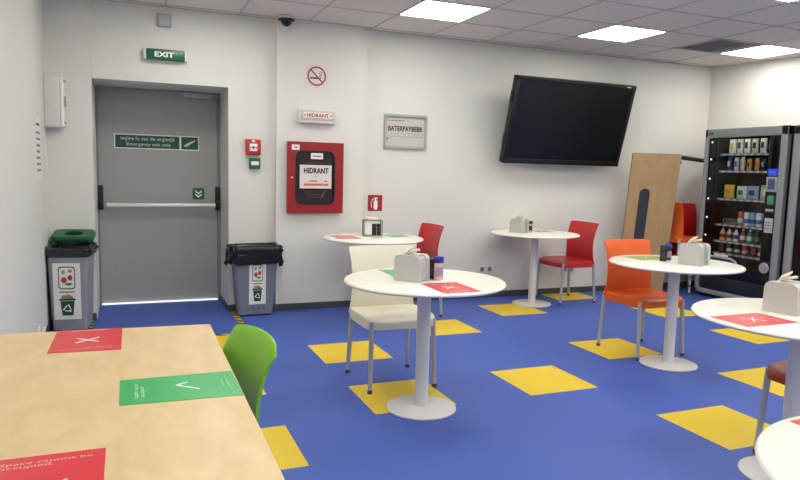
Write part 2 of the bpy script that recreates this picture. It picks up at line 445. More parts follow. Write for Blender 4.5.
M_hose = mat('hose_dark', '4b2024', .5, noise=.2)
for r in (.07, .09, .11, .13, .15):
    n = 40
    f.tube([(.01+r*math.cos(2*PI*i/n), -.036, -.01+r*1.15*math.sin(2*PI*i/n)) for i in range(n+1)], .006, 6)
f.build('hose_reel', M_hose, t)
MB().tube([(.14, -.040, .14), (.13, -.040, .02), (.09, -.040, -.12), (.06, -.040, -.19)], .004, 6).build('hose_strap', mat('hose_pale', '6f6a60', .5, noise=.1), t)
MB().prism(rect(.565*HW, .33*HH, .0, .015*HH), wf(0, 0, .052), 0, .004).build('notice', mat('notice_paper', 'ded6d2', .6, noise=.02), t, smooth=False)
fr = wf(0, 0, .0565)
text('HIDRANT', .235, .052, fr, M_dark, t, .004, .066, bold=.035)
text('•', .012, .010, fr, M_dark, t, 0, .015)
scribble(.075, .013, fr, M_dark, t, -.02, -.030); scribble(.03, .013, fr, M_dark, t, .095, -.030)
MB().prism(rect(.235, .020, .004, -.062), fr, 0, .001).build('orange_stripe', mat('notice_orange', 'cf6a4e', .6, noise=.1), t, smooth=False)
MB().prism(rect(.114, .055, .01, .20), wf(0, 0, .050), 0, .004).build('window_label', M_paper, t, smooth=False)
scribble(.08, .014, wf(0, 0, .0545), M_dark, t, .01, .20)
MB().prism(rect(.072, .048, -.19, .275), wf(0, 0, .052), 0, .001).build('small_label', M_paper, t, smooth=False)
scribble(.03, .014, wf(0, 0, .0535), M_dark, t, -.19, .275)
MB().lathe([(.010, 0), (.010, .012), (.006, .016)], n=16).build('latch', M_alu, t).matrix_local = Matrix.Translation((-.225, -.052, 0)) @ Matrix.Rotation(PI/2, 4, 'X')

# framed key board on back wall
k = .9717
bx0, bx1, bz0, bz1 = 2.397*k, 2.864*k, kz(1.555, k), kz(1.897, k)
t = thing('framed_notice_board', ((bx0+bx1)/2, YW, (bz0+bz1)/2), 0, 'small grey framed notice board with a dark line of letters on the back wall', 'notice board')
bw, bh = bx1-bx0, bz1-bz0
ring_plate('frame', bw, bh, .006, bw-.045, bh-.045, .004, 0, 0, 0, .028, mat('frame_grey', 'a9aba8', .4, metal=.1, noise=.03), t)
MB().prism(rect(bw-.04, bh-.04), wf(0, 0, .004), 0, .004).build('panel', mat('board_paper', 'c3c2b9', .6, noise=.02), t, smooth=False)
fr = wf(0, 0, .0085)
text('BATERPAYBEBB', bw*.80, .050, fr, mat('board_print', '4a2a26', .6, noise=.05), t, -.004, .028, bold=.03)
scribble(.18, .010, fr, M_base, t, -.10, .105)
mat('faint_print', '8a8a86', .6, noise=.02)
for q in range(9): scribble(.008, .022, fr, mat('faint_print', ''), t, -.15+q*.037, -.022, 'faint_mark')
MB().prism(rect(.38, .003, 0, -.05), fr, 0, .001).build('ruled_line', mat('faint_print', '8a8a86'), t, smooth=False)
MB().prism(circ(.008, -.19, -.075), fr, 0, .001).build('dot_mark', M_dark, t, smooth=False)

# extinguisher sign
t = thing('extinguisher_sign', (2.318*k, YW, kz(.996, k)), 0, 'square red sign with white fire extinguisher symbol on the back wall', 'sign')
MB().prism(rect(.150, .158), wf(), 0, .003).build('plate', mat('ext_red', '9e1a22', .5, noise=.03), t, smooth=False)
fr = wf(0, 0, .003)
f = MB().prism(rrect(.040, .092, .016, .006, -.018), fr, 0, .001).prism(rect(.016, .020, .006, .036), fr, 0, .001).prism(rect(.034, .010, .012, .050), fr, 0, .001)
pts = [(-.006, .046), (-.030, .036), (-.040, .0), (-.036, -.045)]
for a, b_ in zip(pts, pts[1:]): f.prism(bar(a, b_, .006), fr, 0, .001)
f.build('symbol', M_white, t, smooth=False)

def outlet(x, z, n, label):
    t = thing('wall_socket', (x, YW, z), 0, label, 'socket')
    MB().box(-.09*n/2, .09*n/2, -.012, 0, -.042, .042, .004, 2).build('plate', M_offw, t)
    for i in range(n):
        cx = -.09*n/2+.045+.09*i
        f = MB().prism(circ(.026, cx, 0), wf(0, 0, .0125), 0, .001)
        f.build('socket_well', mat('socket_grey', '77777a', .5, noise=.03), t, smooth=False)
outlet(3.63*k, kz(.275, k), 2, 'white double wall socket low on the back wall left of the far red chair')
outlet(4.72*k, kz(.24, k), 2, 'white wall socket behind the legs of the red chair below the screen')

# TV on tilting mount
t = thing('wall_television', (4.325, YW, 1.40), 0, 'large black switched off flat screen television tilted down on the back wall', 'television')
TW, TH, TT = 1.485, .888, .262
tvm = Matrix.Translation((-.745, -.165, .037)) @ Matrix.Rotation(TT, 4, 'X')      # bottom-left corner, tilted forward
def tvpart(mb, name, m, parent=t, **kk):
    mb.bm.transform(tvm); return mb.build(name, m, parent, **kk)
f = MB().box(0, TW, .012, .075, 0, TH, .008, 2).box(.35, TW-.35, .07, .11, .12, TH-.15, .01, 2)
tvpart(f, 'casing', M_dark)
bz = .042
f = MB()
f.box(0, TW, -.004, .014, 0, .052, .003).box(0, TW, -.004, .014, TH-bz, TH, .003).box(0, bz, -.004, .014, 0, TH, .003).box(TW-bz, TW, -.004, .014, 0, TH, .003)
tvpart(f, 'bezel', mat('bezel_black', '15171a', .3, noise=.05))
tvpart(MB().box(bz, TW-bz, .004, .012, .052, TH-bz), 'screen', M_screen, smooth=False)
for z in (.18, .62): tvpart(MB().box(-.012, .0, .02, .06, z, z+.12, .004), 'side_clip', M_dark)
o, ux, uy = tvm @ V((TW-.10, -.0045, TH-.021)), (tvm.to_3x3() @ V((1, 0, 0))), (tvm.to_3x3() @ V((0, 0, 1)))
scribble(.05, .012, (o, ux, uy), M_white, t, name='maker_mark')
f = MB().box(-.30, .30, -.012, 0, .20, .70, .003)
for sx in (-.2, .2):
    f.tube([(sx, -.01, .25), (sx, -.115, .25)], .012, 8); f.tube([(sx, -.01, .66), (sx, -.23, .66)], .012, 8)
f.build('wall_bracket', M_dark, t)

# white box on left wall
t = thing('white_wall_box', (XL, 6.00, 1.80), PI/2, 'white rectangular plastic casing mounted on the left wall near the corner', 'box')
MB().box(-.035, .095, -.115, 0, -.20, .20, .010, 3).build('casing', M_offw, t)
MB().box(-.030, .090, -.140, -.117, -.195, .195, .008, 3).build('cover', M_white, t)
for x, z in ((-.01, .17), (.07, .17), (-.01, -.16), (.07, -.16)): MB().box(x-.008, x+.008, -.148, -.139, z-.008, z+.008, .002).build('fastener', mat('fastener_grey', '8b8c8c', .5, noise=.03), t)
MB().box(.01, .05, -.152, -.139, -.03, .05, .004).build('latch', mat('fastener_grey', '8b8c8c'), t)
# poster left wall
t = thing('wall_notice', (XL, 5.50, 1.415), PI/2, 'narrow paper notice with small print taped on the left wall', 'notice')
MB().prism(rect(.30, .46), wf(), 0, .003).build('sheet', M_paper, t, smooth=False)
M_pr = mat('print_brown', '9a8172', .7, noise=.3)
scribble(.2, .03, wf(0, 0, .003), M_base, t, 0, .18)
f = MB()
for i in range(7): f.prism(rect(.22, .018, 0, .12-i*.045), wf(0, 0, .003), 0, .001)
f.build('print_block', M_pr, t, smooth=False)
t = thing('pipe_stub', (XL, 5.2, .13), PI/2, 'small white plastic fitting low on the left wall behind the birch table', 'fitting')
MB().box(-.03, .03, -.012, 0, -.04, .04, .004).build('plate', M_white, t)
MB().tube([(0, -.01, -.01), (0, -.03, .0), (0, -.035, .035)], .012, 10).build('hook', M_white, t)

# ------------------------------------------------------------------ hazard tape on the floor
t = bpy.data.objects.new('hazard_tape', None)
f = MB()
f.box(.845, .895, 5.32, 6.145, .0002, .0014).box(-.34, .895, 5.27, 5.32, .0002, .0014).box(-.34, -.29, 5.32, 6.08, .0002, .0014)
tag(f.build('floor_tape', M_haz, smooth=False), 'black and yellow striped hazard tape stuck on the floor before the door', 'tape')

# ------------------------------------------------------------------ chairs
def make_chair(m, label, arch=0.0, topr=.004, bw=.222, ht=.838):
    t = thing('cafe_chair', (0, 0, 0), 0, label, 'chair')
    # seat
    hw, hd = .230, .222
    n = 48
    def sq(r, kx=1, z=0, e=6.0):
        out = []
        for i in range(n):
            a = 2*PI*i/n; c_, s_ = math.cos(a), math.sin(a)
            q = (abs(c_)**e+abs(s_)**e)**(-1/e)
            out.append((c_*q*hw*r, s_*q*hd*r-.004, z))
        return out
    R = []
    def zt(x, y, r):
        z = .452-.010*(1-r*r)
        if y < -.10: z -= .022*((-y-.10)/.11)**2
        return z
    for r in (.08, .3, .5, .7, .85, .94):
        R.append([(x, y, zt(x, y, r)) for x, y, _ in sq(r)])
    R.append([(x, y, zt(x, y, 1)-.004) for x, y, _ in sq(.985)])
    R.append([(x, y, zt(x, y, 1)-.016) for x, y, _ in sq(1.0)])
    R.append([(x, y, .384) for x, y, _ in sq(1.0)])
    R.append([(x, y, .382) for x, y, _ in sq(.965)])
    R.append([(x, y, .425) for x, y, _ in sq(.95)])
    R.append([(x, y, .430) for x, y, _ in sq(.3)])
    MB().rings(R).build('seat', m, t, ang=50)
    # backrest shell
    nu, nv = 14, 16
    def P(u, v, side):
        z0 = .415; z1 = ht
        w_ = bw+.008*max(0, 1-v/.22)**2-.012*math.sin(PI*min(1, v))
        zz = z0+(z1-z0)*v
        zz -= arch*(u*u)*v**4
        e = max(0, abs(u)-.80)/.20
        zz -= topr*e*e*(v**6)
        y = .190+.012*v+.050*v*v*v*.9+.014*math.sin(PI*v)*-1
        y -= .030*u*u*(.5+.5*v)
        th = .011-.003*v
        if v >= .999: th *= .55
        if abs(u) > .999: th *= .6
        return (u*w_, y+(th if side else -th), zz)
    bm = bmesh.new()
    G = [[[bm.verts.new(P(-1+2*i/nu, j/nv, s)) for i in range(nu+1)] for j in range(nv+1)] for s in (0, 1)]
    for s in (0, 1):
        for j in range(nv):
            for i in range(nu):
                q = (G[s][j][i], G[s][j][i+1], G[s][j+1][i+1], G[s][j+1][i])
                bm.faces.new(q if s == 0 else q[::-1])
    for j in range(nv):
        bm.faces.new((G[0][j][0], G[0][j+1][0], G[1][j+1][0], G[1][j][0]))
        bm.faces.new((G[0][j][nu], G[1][j][nu], G[1][j+1][nu], G[0][j+1][nu]))
    for i in range(nu):
        bm.faces.new((G[0][0][i], G[1][0][i], G[1][0][i+1], G[0][0][i+1]))
        bm.faces.new((G[0][nv][i], G[0][nv][i+1], G[1][nv][i+1], G[1][nv][i]))
    mb = MB(); mb.bm.free(); mb.bm = bm
    mb.build('backrest', m, t, ang=60)
    for sx in (-1, 1):
        for sy in (-1, 1):
            top = (sx*.200, -.190 if sy < 0 else .196, .43); bot = (sx*.213, -.215 if sy < 0 else .222, .008)
            lg = MB().tube([top, bot], [.0155, .0130], 14).build('leg', M_alu, t)
            cb = V(bot); ct = cb+(V(top)-cb)*.035
            MB().tube([tuple(cb-V((0, 0, .008))), tuple(ct)], .0150, 14).build('foot_cap', M_base, lg)
    return t
def place(t, x, y, rz, z=0):
    t.location = (x, y, z); t.rotation_euler = (0, 0, rz); return t

cream = place(make_chair(M_cream, 'cream plastic chair with aluminium legs tucked under the middle round table'), 1.527, 3.838, 0)
orange = place(make_chair(M_orange, 'bright orange plastic chair tucked under the round table near the leaning board'), 3.622, 3.922, 0)
red = place(make_chair(M_red, 'red plastic chair at the far round table below the wall screen'), 4.285, 5.80, -PI/2+.03)
G_ = 'red plastic chairs'
red['group'] = G_
r2 = copy_tree(red); place(r2, 2.42, 5.63, -PI/2+.04); r2['label'] = 'red plastic chair at the round table in front of the red hydrant cabinet column'
orange_shaded = place(make_chair(M_orange_shade, 'orange plastic chair coloured as in shade, partly hidden under the table at the right edge'), 3.042, 2.015, -PI/2)
grn = place(make_chair(M_green, 'lime green plastic chair pushed under the right side of the birch table', arch=.010, topr=.028, bw=.172, ht=.820), .140, 2.005, math.radians(-77))
# stacked spares behind the leaning board
s1 = copy_tree(red); place(s1, 6.15, 5.922, 0, 0); s1['label'] = 'red plastic chair at the bottom of the stack beside the vending machine'
s2 = copy_tree(red); place(s2, 6.15, 5.920, 0, .095); s2['label'] = 'red plastic chair in the middle of the stack beside the vending machine'
s3 = copy_tree(red); place(s3, 6.15, 5.918, 0, .190); s3['label'] = 'red plastic chair with its back seen above the stack beside the vending machine'
s4 = copy_tree(orange); place(s4, 5.925, 5.90, PI/2, .215); s4['label'] = 'orange plastic chair on top of the stack, its back behind the leaning board'
for q in (s1, s2, s3, s4): q['group'] = 'stacked spare chairs'

# ------------------------------------------------------------------ round tables
TZ = .735; TR = .447
def sheet(parent, cx, cy, w, h, m, mark, rot=0, txt=True, z=TZ, tm=None):
    """vinyl sheet glued on a table, child of the table; rot turns the print"""
    s = MB().prism(rect(w, h), tf(cx, cy, z), .0002, .0012).build('distancing_sheet', m, parent, smooth=False)
    tm = tm or M_white
    L = max(w, h); S = min(w, h)
    fr = tf(cx, cy, z+.0012, rot)
    f = MB()
    if mark == 'x':
        f.prism(bar((-.036, -.036), (.036, .036), .007), fr, 0, .0006).prism(bar((-.036, .036), (.036, -.036), .007), fr, 0, .0008)
    else:
        f.prism(bar((-.034, .004), (-.010, -.028), .007), fr, 0, .0006).prism(bar((-.012, -.029), (.040, .034), .007), fr, 0, .0008)
    f.build('tick_mark' if mark != 'x' else 'cross_mark', tm, s, smooth=False)
    return s, fr
def round_table(x, y, label):
    t = thing('round_table', (x, y, 0), 0, label, 'table', 'white round cafe tables')
    th = .020
    prof = [(.002, TZ-th), (TR-.016, TZ-th), (TR-.006, TZ-th+.002), (TR, TZ-th/2), (TR-.003, TZ-.003), (TR-.008, TZ), (.002, TZ)]
    MB().lathe(prof, n=96).build('tabletop', M_table, t, ang=50)
    MB().lathe([(.038, .012), (.038, TZ-th-.006), (.10, TZ-th-.005), (.10, TZ-th)], n=32).build('pedestal', M_ped, t, ang=30)
    MB().lathe([(.193, 0), (.198, .003), (.197, .009), (.185, .014), (.06, .019), (.042, .022), (.04, .03)], n=56).build('base', M_ped, t, ang=50)
    return t
def small_print(fr, s, top, bottom, m=None):
    m = m or M_white
    text(top, .15, .026, fr, m, s, 0, .095, off=.0006)
    scribble(.10, .010, fr, m, s, 0, -.115)
TA = round_table(1.510, 3.310, 'white round pedestal table in the middle with red and green sheets')
s, fr = sheet(TA, 1.535-1.51, 3.045-3.310, .210, .292, M_rsheet, 'x'); small_print(fr, s, 'Space cannot be\noccupied', None)
s, fr = sheet(TA, 1.485-1.51, 3.555-3.310, .208, .29, M_gsheet, 'v', PI); small_print(fr, s, 'Space can be\noccupied', None)
TB = round_table(3.565, 3.570, 'white round pedestal table right of centre with the orange chair')
s, fr = sheet(TB, 3.555-3.565, 3.838-3.570, .292, .205, M_ysheet, 'v', PI)
MB().prism(rect(.10, .07, .05, -.04), tf(3.555-3.565, 3.838-3.570, TZ+.0014), 0, .0005).build('yellow_patch', mat('olive_patch', 'a8983e', .4, noise=.1), s, smooth=False)
TC = round_table(3.83, 5.728, 'white round pedestal table at the back wall below the screen')
s, fr = sheet(TC, .195, .165, .205, .205, M_mint, 'v', PI)
TD = round_table(2.742, 1.997, 'white round pedestal table at the right edge with an orange chair coloured as in shade')
s, fr = sheet(TD, 2.470-2.742, 2.015-1.997, .290, .200, M_rsheet, 'x', 0)
text('Space cannot be\noccupied', .13, .024, tf(2.470-2.742, 2.015-1.997, TZ+.0012), M_white, s, .09, 0, rot=PI/2, off=.0006)
TE = round_table(2.009, 5.532, 'white round pedestal table at the back before the white column')
s, fr = sheet(TE, -.25, .03, .205, .285, M_psheet, 'x', 0, tm=M_psheet)
s, fr = sheet(TE, .26, .10, .205, .265, M_mint, 'v', 0, tm=M_mint)
TF = round_table(1.592, .690, 'white round pedestal table cut off by the bottom right corner')
s, fr = sheet(TF, 1.623-1.592, .985-.690, .212, .250, M_rsheet, 'x', PI)

# ------------------------------------------------------------------ napkin dispensers and jars
def dispenser(x, y, rot, label, side, sc=1.0, nap=1):
    t = thing('napkin_dispenser', (x, y, TZ+.001), rot, label, 'napkin dispenser', 'napkin dispensers')
    W, D, H = .160*sc, .135*sc, .142*sc
    def prof(w):   # rounded arch outline, in x-z
        pts = [(-w/2, .004), (-w/2+.004, 0), (w/2-.004, 0), (w/2, .004)]
        r = .030*sc; tw = w*.480
        for i in range(7):
            a = i*PI/2/6; pts.append((tw-r+r*math.cos(a), H-r+r*math.sin(a)))
        for i in range(7):
            a = PI/2+i*PI/2/6; pts.append((-tw+r+r*math.cos(a), H-r+r*math.sin(a)))
        return pts
    # two silver face plates (front and rear) with clear middle
    for name, y0, y1 in (('face_plate', -D/2, -D/2+.034*sc), ('face_plate', D/2-.034*sc, D/2)):
        a = prof(W); b = prof(W*.96)
        MB().rings([[(px, y0, pz) for px, pz in b], [(px, y0+.005, pz) for px, pz in a], [(px, y1, pz) for px, pz in a]]).build(name, M_silver, t, ang=35)
    core = prof(W*.90)
    MB().rings([[(px, -D/2+.03*sc, pz*.95) for px, pz in core], [(px, D/2-.03*sc, pz*.95) for px, pz in core]]).build('side_window', side, t, ang=35)
    f = MB()
    f.box(-W*.3, W*.3, -D*.30, D*.30, H*.93, H*1.0, .004)
    f.build('napkin_slot', M_silver, t)
    # folded, crumpled napkin sheets sticking out of the slot
    random.seed(int(x*100)); ph = random.uniform(0, 6)
    f = MB()
    for q, (L, Wd, tilt, rz) in enumerate(((.085, .050, .28, .1), (.060, .040, .60, .5))):
        R = []; n = 14
        for j in range(10):
            v = j/9; ring = []
            hw_ = Wd/2*(.55+.45*math.sin(PI*min(1, v*1.1)))*nap*sc; th = (.011-.007*v)*nap*sc
            for k_ in range(n):
                a = 2*PI*k_/n; ly = hw_*math.cos(a); lz = th*math.sin(a)+.005*math.sin(5*ly/.02+ph+v*4)*v
                lx = (-.042+L*v)*nap*sc; cx = lx*math.cos(tilt); cz = H+.004+(lx+.042)*math.sin(tilt)+lz+q*.008
                ring.append((cx*math.cos(rz)-ly*math.sin(rz), cx*math.sin(rz)+ly*math.cos(rz), cz))
            R.append(ring)
        f.rings(R)
    f.build('napkin', M_tissue, t, ang=60)
    return t
M_sideg = mat('green_insert', '8fa595', .3, noise=.35, nscale=25)
M_sidew = mat('clear_insert', 'b4c0c6', .3, noise=.3, nscale=25)
def jar(x, y, cap, body, label, h=.125, r=.024, cat='jar', z=TZ+.001):
    t = thing('spice_jar', (x, y, z), 0, label, cat, 'spice jars')
    MB().lathe([(r*.9, 0), (r, .004), (r, h*.66), (r*.86, h*.74)], n=24).build('glass', body, t)
    MB().lathe([(r*1.004, h*.16), (r*1.02, h*.17), (r*1.02, h*.55), (r*1.004, h*.56)], n=24, cap0=False, cap1=False).build('jar_label', M_JL[len(M_JL) > 1 and (cap is M_capb)], t)
    MB().lathe([(r*.9, h*.735), (r*1.06, h*.745), (r*1.06, h*.97), (r*.98, h)], n=24).build('lid', cap, t)
    return t
M_capb = mat('blue_lid', '1d2f9a', .35, noise=.04)
M_JL = [mat('dark_label', '26272b', .5, noise=.2, nscale=60), mat('purple_label', 'a58bb0', .5, noise=.4, nscale=60)]
M_pep = mat('pepper_glass', '2a2523', .25, noise=.3)
M_salt = mat('pale_spice_glass', 'd9b9a6', .25, noise=.1)
dispenser(1.430, 3.312, math.radians(-48), 'silver napkin dispenser on the middle round table', M_sidew)
jar(1.562, 3.337, M_dark, M_pep, 'black lidded spice jar beside the dispenser on the middle table', .112)
jar(1.580, 3.285, M_capb, M_salt, 'blue lidded spice jar on the middle table', .130, .026)
dispenser(3.632, 3.470, math.radians(-70), 'silver napkin dispenser on the round table with the orange chair', M_sideg, 1.04)
jar(3.535, 3.655, M_dark, M_pep, 'black lidded spice jar left of the dispenser on the orange chair table', .112)
jar(3.62, 3.70, M_capb, M_pep, 'blue lidded spice jar behind the dispenser on the orange chair table', .118)
dispenser(3.670, 5.775, math.radians(-55), 'silver and green napkin dispenser on the table below the screen', M_sideg, 1.0)
jar(3.815, 5.80, M_dark, M_salt, 'dark lidded spice jar beside the dispenser below the screen', .115)
jar(3.79, 5.87, M_capb, M_salt, 'blue lidded spice jar behind the dispenser below the screen', .10)
dispenser(2.770, 2.095, math.radians(-76), 'silver napkin dispenser on the table at the right edge of the picture', M_sidew, .98, .9)
jar(2.872, 2.005, M_capb, M_salt, 'blue lidded spice jar at the right edge beside the dispenser', .125, .026)
# condiment caddy on the back left table
t = thing('condiment_caddy', (2.045, 5.665, TZ+.001), math.radians(-12), 'clear framed condiment caddy with napkins on the table before the column', 'caddy')
f = MB()
w2, d2, hh = .082, .05, .14
for sx in (-1, 1):
    for sy in (-1, 1): f.tube([(sx*w2, sy*d2, 0), (sx*w2, sy*d2, hh)], .0055, 8)
for z in (.006, hh):
    f.tube([(-w2, -d2, z), (w2, -d2, z)], .005, 8).tube([(-w2, d2, z), (w2, d2, z)], .005, 8).tube([(-w2, -d2, z), (-w2, d2, z)], .005, 8).tube([(w2, -d2, z), (w2, d2, z)], .005, 8)
f.box(-w2, w2, -d2, d2, 0, .005)
f.build('rack', mat('caddy_greengrey', '7b8a76', .4, noise=.1), t)
MB().box(-w2+.01, -.012, -d2+.004, -d2+.010, .012, .118, .003).build('card', M_paper, t)
f = MB().box(-.05, .05, -.03, .04, hh+.006, hh+.022, .006).box(-.065, .02, -.02, .03, hh+.014, hh+.030, .006)
f.build('napkin', M_tissue, t)
jar(2.062, 5.660, M_dark, M_pep, 'black spice jar standing in the caddy, its left jar', .10, .021, z=TZ+.008)
jar(2.104, 5.652, M_dark, M_JL[0], 'black spice jar standing in the caddy, its right jar', .10, .018, z=TZ+.008)

# ------------------------------------------------------------------ birch table, foreground
t = thing('birch_table', (0, 0, 0), 0, 'large pale birch rectangular table in the left foreground with coloured sheets', 'table')
BZ = .74
pts = [(-.600, .86), (.266, .86), (.275, 2.532), (-.600, 2.584)]
M_ = MB().prism(pts, tf(0, 0, 0), BZ-.028, BZ)
o = M_.build('tabletop', M_birch, t, smooth=False)
bmod = o.modifiers.new('b', 'BEVEL'); bmod.width = .003; bmod.segments = 2
for x, y in ((-.55, .93), (.20, .93), (-.55, 2.49), (.20, 2.46)):
    MB().tube([(x, y, .0), (x, y, BZ-.028)], .026, 20).build('leg', M_ped, t)
f = MB().box(-.55, .2, .915, .945, BZ-.07, BZ-.028, .003).box(-.55, .2, 2.455, 2.485, BZ-.07, BZ-.028, .003)
f.build('apron', M_ped, t)
def big_sheet(poly, m, cx, cy, rot, mark, lines, tiny):
    s = MB().prism(poly, tf(0, 0, BZ), .0003, .0012).build('distancing_sheet', m, t, smooth=False)
    fr = tf(cx, cy, BZ+.0012, rot)
    f = MB()
    if mark == 'x':
        f.prism(bar((-.034, -.030), (.034, .030), .006), fr, 0, .0005).prism(bar((-.034, .030), (.034, -.030), .006), fr, 0, .0007)
    else:
        f.prism(bar((-.034, .004), (-.014, -.026), .006), fr, 0, .0005).prism(bar((-.016, -.027), (.032, .030), .006), fr, 0, .0007)
    f.build('cross_mark' if mark == 'x' else 'tick_mark', M_white, s, smooth=False)
    return s, fr
M_tp = mat('print_pink', 'f0c9c4', .6, noise=.02)
M_tg = mat('print_green', 'cbeed6', .6, noise=.02)
s, fr = big_sheet([(-.243, 2.262), (-.031, 2.250), (-.030, 2.548), (-.238, 2.562)], M_rsheet, -.135, 2.40, PI, 'x', None, None)
text('Space cannot be\noccupied.', .155, .030, fr, M_tp, s, 0, .105, off=.0004)
scribble(.12, .010, fr, M_tp, s, 0, -.135)
s, fr = big_sheet([(-.031, 1.712), (.268, 1.700), (.266, 1.918), (-.031, 1.918)], M_gsheet, .135, 1.815, -PI/2, 'v', None, None)
text('Space can be\noccupied.', .12, .030, fr, M_tg, s, 0, -.118, rot=PI, off=.0004)
M_fg = mat("faint_green_print", "86cfa0", .6, noise=.02); scribble(.080, .007, fr, M_fg, s, 0, .106); scribble(.066, .007, fr, M_fg, s, 0, .092)
s, fr = big_sheet([(-.266, 1.160), (-.052, 1.160), (-.053, 1.459), (-.266, 1.459)], M_rsheet, -.150, 1.300, 0, 'x', None, None)
text('Space cannot be\noccupied.', .165, .034, fr, M_tp, s, -.009, .118, off=.0004)

# ------------------------------------------------------------------ waste bins
def bin_label(parent, fr, w, h):
    """white recycling notice with a food icon panel and a green container icon"""
    s = MB().prism(rect(w, h), fr, .0, .002).build('recycling_notice', M_paper, parent, smooth=False)
    o, ux, uy = fr; fr2 = (o+ux.cross(uy)*.0022, ux, uy)
    f = MB()
    R0 = rrect(w*.62, h*.40, w*.12, 0, h*.24); R1 = rrect(w*.55, h*.36, w*.10, 0, h*.24)
    nn = ux.cross(uy)
    f.rings([[tuple(fr2[0]+ux*a+uy*b) for a, b in R0], [tuple(fr2[0]+ux*a+uy*b+nn*.0008) for a, b in R0], [tuple(fr2[0]+ux*a+uy*b+nn*.0008) for a, b in R1], [tuple(fr2[0]+ux*a+uy*b) for a, b in R1]], False, False)
    f.build('icon_border', M_igreen, s, smooth=False)
    for nm, c_, x, y, rx, ry in (('tomato_mark', 'c53a2e', -.10, .20, .11, .055), ('carrot_mark', 'd98a2c', .12, .36, .09, .03), ('pepper_mark', 'b42b2b', .12, .24, .09, .05),
                                 ('leaf_mark', '3f8a46', .06, .13, .13, .025), ('pear_mark', '8fae5c', -.12, .34, .07, .04)):
        flat(nm, circ(rx*w, x*w, y*h, 14, ry*h), fr2, mat('ic_'+nm, c_, .6, noise=.05), s, 0, .0008)
    scribble(w*.55, h*.03, fr2, M_base, s, 0, -.01*h)
    f = MB().prism([(-.20*w, -.43*h), (.20*w, -.43*h), (.26*w, -.17*h), (-.26*w, -.17*h)], fr2, 0, .0008)
    f.prism(rect(.60*w, .035*h, 0, -.145*h), fr2, 0, .0009)
    c_ = f.build('container_icon', M_dgreen, s, smooth=False)
    f = MB()
    for x, y, r in ((-.12, -.10, .09), (.04, -.095, .10), (.14, -.11, .07)): f.prism(circ(r*w, x*w, y*h, 12, r*h*.42), fr2, 0, .0007)
    f.build('waste_icon', mat('waste_brown', '8b8a5a', .6, noise=.3), s, smooth=False)
    f = MB(); cx, cy, rr = 0, -.305*h, .13*w
    for q in range(3):
        a0 = PI/2+q*2*PI/3; p0 = (cx+rr*math.cos(a0+.25), cy+rr*math.sin(a0+.25)); p1 = (cx+rr*math.cos(a0+2*PI/3-.35), cy+rr*math.sin(a0+2*PI/3-.35))
        f.prism(bar(p0, p1, .04*w), fr2, 0, .0014)
        d = (Vector(p1)-Vector(p0)).normalized(); nrm = Vector((-d.y, d.x)); tip = Vector(p1)+d*.07*w
        f.prism([tuple(Vector(p1)+nrm*.05*w), tuple(Vector(p1)-nrm*.05*w), tuple(tip)], fr2, 0, .0014)
    f.build('recycling_symbol', M_white, s, smooth=False)
    return s
def rring(w, d, r, z, cx=0, cy=0, n=6): return [(a, b, z) for a, b in rrect(w, d, r, cx, cy, n)]
def bin_body(t, wt, dt, wb, db, h, m):
    f = MB(); R = []
    R.append(rring(wb-.02, db-.02, .02, .012)); R.append(rring(wb, db, .025, .014))
    for k_ in range(1, 6):
        v = k_/5; R.append(rring(wb+(wt-wb)*v, db+(dt-db)*v, .03, .014+(h-.014)*v))
    R.append(rring(wt+.015, dt+.015, .035, h-.0)); R.append(rring(wt+.015, dt+.015, .035, h+.015)); R.append(rring(wt-.02, dt-.02, .03, h+.015))
    R.append(rring(wb-.03, db-.03, .02, .05))
    f.rings(R); f.build('body', m, t, ang=35)
    f = MB()
    for sx in (-1, 1):
        for sy in (-1, 1): f.box(sx*(wb/2-.04)-.03, sx*(wb/2-.04)+.03, sy*(db/2-.04)-.03, sy*(db/2-.04)+.03, 0, .016, .003)
    f.build('foot', M_dark, t)
def bag(t, w, d, z0, z1, drop, seed, m=M_bag):
    random.seed(seed); n = 72; R = []
    base = []
    pr_ = rrect(1, 1, .12, 0, 0, 17)
    levels = [(-.05, z1-.16), (-.015, z1-.05), (.0, z1-.005), (.012, z1), (.026, z1-.012), (.032, z1-.05), (.026, z1-.5*(z1-z0)), (.040, z0+.02), (.032, z0)]
    for off, z in levels:
        ring = []
        N = len(pr_)
        for i, (a, b_) in enumerate(pr_):
            ph = 2*PI*i/N
            wob = .008*math.sin(9*ph+z*60+seed)+.006*math.sin(17*ph-z*90)+.005*math.sin(31*ph+z*40+seed)
            dz = (drop*math.sin(2*ph+seed)+.014*math.sin(7*ph)+.006*math.sin(19*ph))*(1 if z < z0+.03 else .25)
            ring.append((a*(w+2*off)+a*2*wob, b_*(d+2*off)+b_*2*wob, z+dz))
        R.append(ring)
    MB().rings(R, True, False).build('bag_liner', m, t, ang=80)
def bin_notice_frame(wt, wb, dt, db, h, zc, cx=0):
    # plane lying on the sloping front of the bin
    y0 = -db/2; y1 = -dt/2
    uy = V((0, y1-y0, h)).normalized(); v = zc/h
    o = V((cx, y0+(y1-y0)*v-.003, zc)); return (o, V((1, 0, 0)), uy)

t = thing('waste_bin', (1.035, 5.965, 0), math.radians(3), 'grey waste bin with black bag hanging over its rim right of the door', 'bin')
bin_body(t, .405, .150, .310, .115, .545, M_bin)
bin_label(t, bin_notice_frame(.405, .31, .150, .115, .545, .300, .012), .150, .385)
bag(t, .400, .140, .475, .640, .018, 3)
f = MB()
for x in (-.05, 0, .05): f.prism(circ(.008, x, 0, 10), (V((x*.0+.02, -.073, .075)), V((1, 0, 0)), V((0, 0, 1))), 0, .002)
f.build('rivet', M_base, t, smooth=False)

